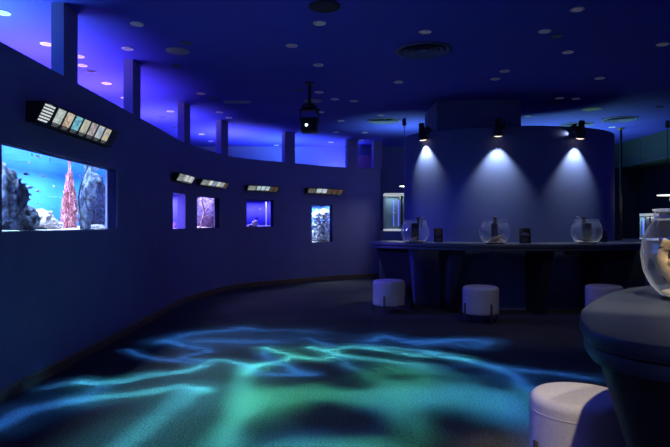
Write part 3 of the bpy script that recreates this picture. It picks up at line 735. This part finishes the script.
# glass partition at right of the drum
gp = thing('glass_partition', 'tall glass partition with a thin steel post right of the round wall', 'partition', (6.15,12.26,0))
bm = bmesh.new(); add_box(bm, (-.02,-.02,0), (.02,.02,CEIL-.03), .003); finish('post', bm, M_black, gp)
bm = bmesh.new(); add_lathe(bm, [(0,CEIL-.03),(.07,CEIL-.03),(.07,CEIL),(0,CEIL)], 20); finish('ceiling_cap', bm, mat('brass_cap',(0.6,0.45,0.2),.4,.1,20,metal=.6), gp)
bm = bmesh.new(); add_box(bm, (.02,-.02,.95), (.52,.02,1.02), .003); finish('rail', bm, M_drum, gp)
bm = bmesh.new(); add_box(bm, (.02,-.006,1.02), (.52,.006,2.78)); finish('pane', bm, glass('dim_partition_glass', (.9,.95,.98), 0, .1, .3), gp)
bm = bmesh.new(); add_box(bm, (.02,-.012,0), (.52,.012,.95)); finish('lower_panel', bm, M_teal, gp)

# mauve box behind the wall end
bm = bmesh.new(); x0 = (352-CX)/F*14.9; add_box(bm, (x0,14.75,0), ((380-CX)/F*14.9,15.15,H+(CY-156)/F*14.9), .01)
tag(finish('storage_cabinet', bm, mat('mauve_cabinet', (0.5,0.2,0.3), .7, .08, 6)), 'mauve cabinet top showing above the curved wall near its right end', 'cabinet')

# ------------------------------------------------------------------ projector
cx_, cy_ = ceil_pt(309.5, 83.3)
pj = thing('projector', 'black effect projector hanging from the ceiling on a pole', 'projector', (cx_, cy_, CEIL))
bm = bmesh.new(); add_lathe(bm, [(0,0),(.08,0),(.08,-.012),(.03,-.02),(0,-.02)], 28); finish('ceiling_plate', bm, M_black, pj)
bm = bmesh.new(); add_tube(bm, [(0,0,-.015),(0,0,-.36)], .022, 14); finish('pole', bm, M_black, pj)
bm = bmesh.new(); add_lathe(bm, [(0,-.33),(.05,-.335),(.12,-.365),(.125,-.385),(.08,-.40),(0,-.40)], 24)
add_tube(bm, catmull([(-.10,-.05,-.36),(-.06,-.10,-.33),(.04,-.10,-.34),(.10,-.04,-.37),(.11,.0,-.44)], 5), .012, 8)
add_tube(bm, catmull([(-.02,-.03,-.28),(.05,-.06,-.31),(.09,-.05,-.36)], 5), .010, 8); finish('swivel_head', bm, M_black, pj)
bm = bmesh.new()
for sx in (-1,1): add_box(bm, (sx*.135-.008,-.02,-.60), (sx*.135+.008,.02,-.39), .003)
add_box(bm, (-.14,-.02,-.40), (.14,.02,-.385), .003); finish('yoke', bm, M_black, pj)
zb0 = H+(CY-132)/F*cy_-CEIL; zb1 = H+(CY-119.5)/F*cy_-CEIL
bm = bmesh.new(); add_box(bm, (-.122,-.19,zb0), (.122,.19,zb1), .02); finish('body', bm, M_black, pj)
LP = Vector((cx_-.035, cy_-.235, CEIL+(zb0+zb1)/2-.025))
bm = bmesh.new(); add_lathe(bm, [(.021,0),(.036,0),(.036,.05),(.021,.05)], 20, M=Matrix.Translation(LP-Vector(pj.location)+Vector((0,.006,0)))@Matrix.Rotation(-math.pi/2,4,'X')); finish('lens_barrel', bm, M_black, pj)
bm = bmesh.new(); add_lathe(bm, [(0,0),(.020,0),(.020,.006),(0,.006)], 20, M=Matrix.Translation(LP-Vector(pj.location)+Vector((0,.015,0)))@Matrix.Rotation(-math.pi/2,4,'X')); finish('lens', bm, mat('lit_projector_lens',(.9,.9,.9),.3,.02,10,emit=(.75,1,.95),es=3), pj)

# ------------------------------------------------------------------ ceiling fittings
LM = [(65,2,'first wall post'),(133,62,'second wall post'),(186,107,'third wall post'),(225,120,'fourth wall post'),(289,133,'fifth wall post'),
      (310,84,'projector mount'),(423.7,50,'vent above the left spotlight'),(384,120.5,'small vent left of the column'),(479,98,'square column'),(580,130,'right wall spotlight'),(666,121,'far right pendant'),(324,5.5,'black round speaker'),(177.8,50.4,'pale speaker grille')]
used = {}
def where(px, py):
    c = sorted(LM, key=lambda l: (l[0]-px)**2+((l[1]-py)*1.6)**2)
    for l in c[:3]:
        dx, dy = px-l[0], (py-l[1])*1.5
        if abs(dx) < 3 and abs(dy) < 3: continue
        d = ('to the right of' if dx > 0 else 'to the left of') if abs(dx) > abs(dy) else ('above' if dy < 0 else 'below')
        if (d, l[2]) not in used: used[(d, l[2])] = 1; return d+' the '+l[2]
    l = c[0]; d = ('to the right of' if px > l[0] else 'to the left of')
    k = used.get(('o', d, l[2]), 0); used[('o', d, l[2])] = k+1
    return ['further out', 'second further out', 'third further out', 'fourth further out', 'farthest out', 'last one out'][min(k,5)]+' '+d+' the '+l[2]
def fitting(name, parts, label, cat, px, py, group=None):
    x, y = ceil_pt(px, py); return x, y
bright = [(137,23.6),(46.5,43.6),(2.9,12.5),(127.7,48.3),(201,93.3),(82,65),(106.6,83),(170.5,111),(201.4,134),(219.6,112),(78.7,56),(125,97.6),(211,141),(228.8,117.5),(276.5,145),
 (319.5,22.8),(291.7,45.3),(318.3,64.7),(319,92),(335,99),(354,100.8),(320.5,112),(341,120.6),(336,132),(365,132.4),(425,31.6),(398.6,81.8),(380.7,115),(361,140),(331,142),
 (577,9),(544.6,31),(567.8,51.9),(662.5,44),(504.7,70.9),(495.4,78.7),(599.9,78),(559.6,98),(576,98.5),(527.8,115.7),(612,127)]
dark = [(186,42.6),(176,65.8),(213.3,97.6),(161,117),(174.5,127.7),(299,90),(556.6,35.8),(554,101.9),(658.8,106.7),(91,71)]
def make_down(name, lens):
    t = thing(name, '-', 'ceiling light', (0,0,0))
    bm = bmesh.new(); add_lathe(bm, [(.064,0),(.070,-.004),(.066,-.009),(.052,-.007),(.048,0)], 28); finish('trim_ring', bm, M_white if lens is M_lens else M_dkgrey, t)
    bm = bmesh.new(); add_lathe(bm, [(0,-.006),(.049,-.006),(.049,-.001),(0,-.001)], 24); finish('lens', bm, lens, t)
    return t
for pts, lens, nm, adj, grp in ((bright, M_lens, 'ceiling_downlight', 'pale ceiling downlight ', 'pale ceiling downlights'), (dark, M_lensoff, 'ceiling_downlight', 'dark ceiling downlight ', 'dark ceiling downlights')):
    proto = make_down(nm, lens); proto['group'] = grp
    for i, (px, py) in enumerate(pts):
        x, y = ceil_pt(px, py); lb = adj+where(px, py)
        if i == 0: proto.location = (x,y,CEIL); proto['label'] = lb
        else: dup(proto, (x,y,CEIL), lb)
def make_vent():
    t = thing('ceiling_vent', '-', 'vent', (0,0,0), 'round ceiling air vents')
    bm = bmesh.new(); add_lathe(bm, [(.27,0),(.33,-.004),(.335,-.012),(.30,-.02),(.27,-.006)], 48); finish('outer_ring', bm, M_dkgrey, t)
    for r in (.215,.15,.085):
        bm = bmesh.new(); add_lathe(bm, [(r-.02,-.004),(r+.02,-.022),(r+.026,-.022),(r-.012,-.002)], 40); finish('cone_ring', bm, M_dkgrey, t)
    bm = bmesh.new(); add_lathe(bm, [(0,-.012),(.05,-.012),(.06,-.002),(0,-.002)], 24); finish('center_cap', bm, M_dkgrey, t)
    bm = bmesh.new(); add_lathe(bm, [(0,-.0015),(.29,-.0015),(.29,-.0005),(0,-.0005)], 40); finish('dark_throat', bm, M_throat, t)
    return t
v0 = None
for px, py, lb in ((423.7,50,'large round ceiling vent above the left wall spotlight'),(383.8,120.6,'round ceiling vent left of the column on the round wall'),(619.6,119,'round ceiling vent at far right near the pendant'),(576.7,124.5,'round ceiling vent just behind the right wall spotlight')):
    x, y = ceil_pt(px, py)
    if v0 is None: v0 = make_vent(); v0.location = (x,y,CEIL); v0['label'] = lb
    else: dup(v0, (x,y,CEIL), lb)
def speaker(px, py, r, m, label):
    x, y = ceil_pt(px, py); t = thing('ceiling_speaker', label, 'speaker', (x,y,CEIL))
    bm = bmesh.new(); add_lathe(bm, [(r-.02,0),(r,-.003),(r,-.012),(r-.02,-.014)], 36); finish('rim', bm, m, t)
    bm = bmesh.new(); add_lathe(bm, [(0,-.012),(r-.019,-.010),(r-.019,-.001),(0,-.001)], 36); finish('grille', bm, m, t)
speaker(177.8, 50.4, .14, M_grey, 'large pale round speaker grille in the ceiling between two posts')
speaker(313, 100.5, .15, M_grey, 'round speaker grille in the ceiling behind the projector pole')
speaker(324.5, 5.8, .15, M_black, 'black round ceiling speaker at the top edge of the picture')
speaker(591.6, 108.6, .17, mat('cream_grille',(0.55,0.5,0.36),.6,.1,40), 'cream round ceiling speaker above the right wall spotlight')
bm = bmesh.new(); x, y = ceil_pt(237,101.8); add_box(bm, (-.22,-.10,-.006), (.22,.10,0), .002); tag(finish('access_panel', bm, M_grey, loc=(x,y,CEIL)), 'flat pale rectangular panel in the blue-lit ceiling above the fourth post', 'panel')

# ------------------------------------------------------------------ lights
# blue uplights in the service passage behind the curved wall
for px, e, col in ((-60,75,(0.12,1.5,1)),(60,50,(0.20,0.62,1)),(120,55,(0.38,0.24,1)),(165,60,(0.38,0.22,1)),(205,55,(0.32,0.25,1)),(255,60,(0.28,0.28,1)),(310,55,(0.16,0.34,1)),(355,35,(0.2,0.25,1))):
    s = s_at_px(px) if px > -50 else s_y(3.4); p, d, n = at(s); q = p+n*1.0
    light('AREA', 'passage_uplight', (q.x, q.y, 2.3), e, col, (q.x+n.x*.25, q.y+n.y*.25, 4.2), shape='RECTANGLE', size=.9, size_y=.7, spread=math.radians(128))
# blue uplight on the floor behind the round wall and at the far right
light('AREA', 'rear_uplight', (4.9,12.7,1.4), 76, (0.28,0.68,.7), (4.9,12.7,4), shape='RECTANGLE', size=2.2, size_y=.8, spread=math.radians(130))
light('AREA', 'rear_uplight', (1.5,12.0,2.0), 20, (0.28,.65,.6), (1.5,12.0,4), shape='RECTANGLE', size=.8, size_y=.4, spread=math.radians(100))
# overhead lamp of the near counter (out of the picture to the right)
light('SPOT', 'near_spot', (.86,1.0,CEIL-.03), 310, (1.0,0.85,0.58), (1.2,2.62,.5), spot_size=math.radians(23), spot_blend=.6, shadow_soft_size=.03)
light('SPOT', 'near_spot', (2.05,1.9,2.75), 75, (1.0,0.95,0.86), (1.6,1.95,1.05), spot_size=math.radians(72), spot_blend=.7, shadow_soft_size=.03)
x, y = ceil_pt(577, 9)
light('SPOT', 'stool_fill_spot', (x, y, CEIL-.02), 42, (1,0.95,0.95), (x+.2, 8.1, 0), spot_size=math.radians(66), spot_blend=1, shadow_soft_size=.05)  # added fill for the stool fronts, set at a ceiling downlight
# added violet fill spots: two imitate aquarium glow from the left, one from the right
light('SPOT', 'violet_fill', (-2.3,8.4,1.9), 230, (0.10,0.08,1), (1.7,9.0,.7), spot_size=math.radians(46), spot_blend=1, shadow_soft_size=.1)
light('SPOT', 'violet_fill', (-2.2,3.2,2.0), 120, (0.10,0.06,1), (1.1,2.9,.3), spot_size=math.radians(20), spot_blend=1, shadow_soft_size=.1)

light('SPOT', 'violet_fill', (7.2,7.0,3.2), 50, (0.10,0.08,1), (4.2,9.6,1.0), spot_size=math.radians(70), spot_blend=1, shadow_soft_size=.1)
# rippling water light thrown on the carpet by the projector: its slide is drawn in several layers, one lamp each
# broad pools of light (picture coordinates of their place on the floor)
FG = [(256,400,48,34,.95),(312,394,78,18,.95),(335,446,115,17,.75),(394,390,82,30,1.0),(415,420,46,30,.45),(408,371,66,11,.75),(300,350,60,12,.22),(235,425,34,34,.35),(482,398,82,31,.60)]
FB = [(484,398,84,32,.85),(400,402,100,34,.5),(515,414,56,26,.6),(545,445,50,18,.5),(215,340,84,14,.28),(300,442,120,24,.36),(300,338,80,12,.22),(440,344,80,10,.26),(450,368,70,12,.5)]
DK = [(326,409,34,13,1.0),(354,420,44,16,1.0),(261,430,30,18,.9),(330,372,40,11,1.0),(350,384,36,9,1.0),(400,377,26,4.5,1),(452,425,50,26,1.0),(512,448,60,15,.9),(438,362,36,4.5,1),(468,370,30,6,1),(495,384,20,8,1),(277,380,30,8,1),(202,424,32,34,1.0),(227,375,16,9,1.0),(300,345,16,4,.9),(365,354,16,3,.9)]
STR = [ # points, width m, green, blue
 ([(83,382),(99.5,384.5),(120.5,381),(138.6,376.4),(166,374),(187.5,371.3),(200.3,366.7),(207.4,360.3),(221,360),(236.5,363),(252,366.7)], .105,.44,.40),
 ([(252,366.7),(267,363.7),(282.5,361),(290,357.5)], .10,.6,.25),
 ([(0,424),(26,411),(52.4,404.6),(83.8,399.4)], .18,.0,.34),
 ([(48,388),(66,383.5),(84,381.5),(104,386),(92,393),(79,400)], .12,.02,.20),
 ([(83.8,399.4),(104.7,396.8),(131,393.6),(159.7,389.7),(181.3,386.5),(196,388.5)], .125,.38,.28),
 ([(196,388.5),(207,391)], .06,.35,.3),
 ([(188,394),(172,406),(158,418),(138,433),(118,447)], .21,.24,.18),
 ([(181,386),(196,394),(190,404)], .16,.15,.12),
 ([(246,371),(240,384),(244,398),(238,414),(226,434),(214,450)], .23,.32,.10),
 ([(244,373),(252,367),(264,364)], .10,.5,.15),
 ([(264,348),(279.5,351.4),(292,355.5),(320,359),(338,355)], .10,.62,.22),
 ([(310.7,346.8),(329,350),(350.5,346.5),(372,348.3),(396.5,352.5),(415,355.6),(439,355.2),(462,358.5)], .10,.52,.34),
 ([(332,351),(350.5,357),(372,359.5),(402.7,363),(425,366)], .10,.50,.28),
 ([(372,348.5),(388,346.5),(410,349),(436,352.5)], .075,.22,.25),
 ([(338,355.5),(346,364),(356,368)], .10,.1,.30),
 ([(420,350),(450.7,357),(481,363.7),(500,368)], .10,.12,.44),
 ([(500,368),(524,370),(549,373),(590,378)], .10,.0,.32),
 ([(505,370),(521,383),(534,391)], .16,.0,.34),
 ([(366,344.5),(376,338),(384,335),(402.7,340.7),(433,341),(460,339.5),(484,340.5)], .14,.0,.48),
 ([(420,344),(438,341.5),(457,343),(470,348),(490,341.5)], .10,.0,.24),
 ([(166,341),(190,333.5),(220,331),(242.7,328.5)], .18,.0,.34),
 ([(242.7,328.5),(262,331),(285,329.5),(310,331.5)], .16,.0,.20),
 ([(166,341),(184,345.5),(200,348),(209,351),(192,354),(181,357.5),(203,361)], .10,.0,.40),
 ([(196,342),(226,340),(252,341.5),(273,341)], .16,.0,.30),
 ([(129,350),(143,355),(157,359),(175,360.6),(190,362.5)], .075,.0,.36),
 ([(267,350),(266,356),(270,362)], .10,.0,.42),
 ([(281,363),(290,368),(303,372)], .09,.05,.42),
 ([(249,369),(262,373.5),(290,374.5),(312,374)], .08,.02,.42),
 ([(305,338),(318,342),(330,346)], .09,.0,.3),
]
DOT = [(207,391,9,3.0),(272,370,8,2.2),(423,380,9,3.0),(238,345.5,6,1.6)]
BEAM = 1000.0
CG, CB = Vector((0.10,0.82,0.46)), Vector((0.05,0.30,1.0))
class Slide:
    def __init__(self):
        pl = light('SPOT', 'projector_beam', LP+Vector((0,-.012,0)), 1.0, (1,1,1), (-.05,4.9,0), spot_size=math.radians(105), spot_blend=.25, shadow_soft_size=.012)
        pl.data.use_nodes = True; self.nt = pl.data.node_tree; self.em = self.nt.nodes['Emission']
        nd, ln = self.nd, self.nt.links.new
        inc = nd('ShaderNodeNewGeometry').outputs['Incoming']       # direction of the ray leaving the lamp
        sep = nd('ShaderNodeSeparateXYZ'); ln(inc, sep.inputs[0])
        mz = self.comb('MINIMUM', sep.outputs['Z'], -.05); self.t = self.comb('DIVIDE', -LP.z, mz)
        vs = nd('ShaderNodeVectorMath', operation='SCALE'); ln(inc, vs.inputs[0]); ln(self.t, vs.inputs['Scale'])
        vf = nd('ShaderNodeVectorMath', operation='MULTIPLY_ADD'); ln(vs.outputs[0], vf.inputs[0]); vf.inputs[1].default_value = (1,1,0); vf.inputs[2].default_value = (LP.x, LP.y, 0)
        nz = nd('ShaderNodeTexNoise'); nz.inputs['Scale'].default_value = 2.6; nz.inputs['Detail'].default_value = 1; ln(vf.outputs[0], nz.inputs['Vector'])
        nm = nd('ShaderNodeVectorMath', operation='MULTIPLY_ADD'); ln(nz.outputs['Color'], nm.inputs[0]); nm.inputs[1].default_value = (.15,.15,0); nm.inputs[2].default_value = (-.075,-.075,0)
        pw = nd('ShaderNodeVectorMath', operation='ADD'); ln(vf.outputs[0], pw.inputs[0]); ln(nm.outputs[0], pw.inputs[1])
        self.P = pw.outputs[0]
    def nd(self, t, **k):
        n = self.nt.nodes.new(t)
        for a, v in k.items(): setattr(n, a, v)
        return n
    def comb(self, op, a, b):
        if a is None: return b
        m = self.nd('ShaderNodeMath', operation=op)
        for i, s in enumerate((a, b)):
            if isinstance(s, (int,float)): m.inputs[i].default_value = s
            else: self.nt.links.new(s, m.inputs[i])
        return m.outputs[0]
    def smooth(self, sock, w, amp):
        m = self.nd('ShaderNodeMapRange', interpolation_type='SMOOTHSTEP'); self.nt.links.new(sock, m.inputs['Value'])
        m.inputs['From Min'].default_value = 0; m.inputs['From Max'].default_value = w; m.inputs['To Min'].default_value = amp; m.inputs['To Max'].default_value = 0
        return m.outputs[0]
    def seg(self, a, b, w):
        nd, ln = self.nd, self.nt.links.new
        a, b = Vector((*a,0)), Vector((*b,0)); ba = b-a
        s = nd('ShaderNodeVectorMath', operation='SUBTRACT'); ln(self.P, s.inputs[0]); s.inputs[1].default_value = a
        d = nd('ShaderNodeVectorMath', operation='DOT_PRODUCT'); ln(s.outputs[0], d.inputs[0]); d.inputs[1].default_value = ba/ba.length_squared
        c = nd('ShaderNodeMath', operation='ADD', use_clamp=True); ln(d.outputs['Value'], c.inputs[0]); c.inputs[1].default_value = 0
        k = nd('ShaderNodeVectorMath', operation='SCALE'); k.inputs[0].default_value = ba; ln(c.outputs[0], k.inputs['Scale'])
        e = nd('ShaderNodeVectorMath', operation='DISTANCE'); ln(s.outputs[0], e.inputs[0]); ln(k.outputs[0], e.inputs[1])
        return e.outputs['Value']
    def ell(self, px, py, rx, ry, amp):
        x, y = floor_pt(px, py); sx = rx*y/F; sy = ry*y*y/(H*F)
        v = self.nd('ShaderNodeVectorMath', operation='MULTIPLY_ADD'); self.nt.links.new(self.P, v.inputs[0]); v.inputs[1].default_value = (1/sx,1/sy,0); v.inputs[2].default_value = (-x/sx,-y/sy,0)
        l = self.nd('ShaderNodeVectorMath', operation='LENGTH'); self.nt.links.new(v.outputs[0], l.inputs[0])
        return self.smooth(l.outputs['Value'], 1.0, amp)
    def done(self, sock, col):
        # the beam is brighter towards its long throw, so the carpet is lit evenly
        dist = self.comb('POWER', self.comb('DIVIDE', self.t, 3.0), 3.0)
        if sock is None: self.nt.links.new(col, self.em.inputs['Color'])
        else: self.em.inputs['Color'].default_value = (*col, 1); dist = self.comb('MULTIPLY', sock, dist)
        self.nt.links.new(self.comb('MULTIPLY', dist, BEAM), self.em.inputs['Strength'])
for els, col, dots in ((FG, CG, DOT[:3]), (FB, CB, DOT[3:])):
    S_ = Slide(); acc = None
    for e in els: acc = S_.comb('ADD', acc, S_.ell(*e))
    for px, py, rx, ry, k in DK:
        acc = S_.comb('MULTIPLY', acc, S_.comb('SUBTRACT', 1.0, S_.ell(px, py, rx*1.3, ry*1.3, k)))
    for e in dots: acc = S_.comb('ADD', acc, S_.ell(*e, .7))
    S_.done(S_.comb('MULTIPLY', acc, 1.2), col)
CHUNK = 34
S_ = None
for k, (pts, w, g, b_) in enumerate(STR):
    if S_ is None: S_ = Slide(); acc = None; n_seg = 0
    fp = [floor_pt(*p) for p in pts]; d = None
    for a, b in zip(fp, fp[1:]): d = S_.comb('MINIMUM', d, S_.seg(a, b, w)); n_seg += 1
    d = S_.comb('ADD', S_.smooth(d, w*.85, .74), S_.smooth(d, w*2.5, .24))
    v = S_.nd('ShaderNodeVectorMath', operation='SCALE'); v.inputs[0].default_value = (CG*g+CB*b_)*3.4; S_.nt.links.new(d, v.inputs['Scale'])
    if acc is None: acc = v.outputs[0]
    else:
        q = S_.nd('ShaderNodeVectorMath', operation='ADD'); S_.nt.links.new(acc, q.inputs[0]); S_.nt.links.new(v.outputs[0], q.inputs[1]); acc = q.outputs[0]
    if k == len(STR)-1 or n_seg+len(STR[k+1][0])-1 > CHUNK:
        S_.done(None, acc); S_ = None

# ------------------------------------------------------------------ world, camera, view
w = bpy.data.worlds.new('World'); S.world = w; w.use_nodes = True
w.node_tree.nodes['Background'].inputs[0].default_value = (0.26,0.27,0.80,1); w.node_tree.nodes['Background'].inputs[1].default_value = 0.28
cam = bpy.data.cameras.new('camera'); co = bpy.data.objects.new('camera', cam); C.objects.link(co)
co.location = (0,0,H); co.rotation_euler = (math.pi/2,0,0); cam.sensor_width = 36; cam.lens = F/670*36; cam.clip_start = .05
S.camera = co
S.view_settings.view_transform = 'Standard'; S.view_settings.look = 'None'; S.view_settings.gamma = 1; S.view_settings.use_curve_mapping = False
S.view_settings.exposure = 0.0
S.cycles.use_denoising = True
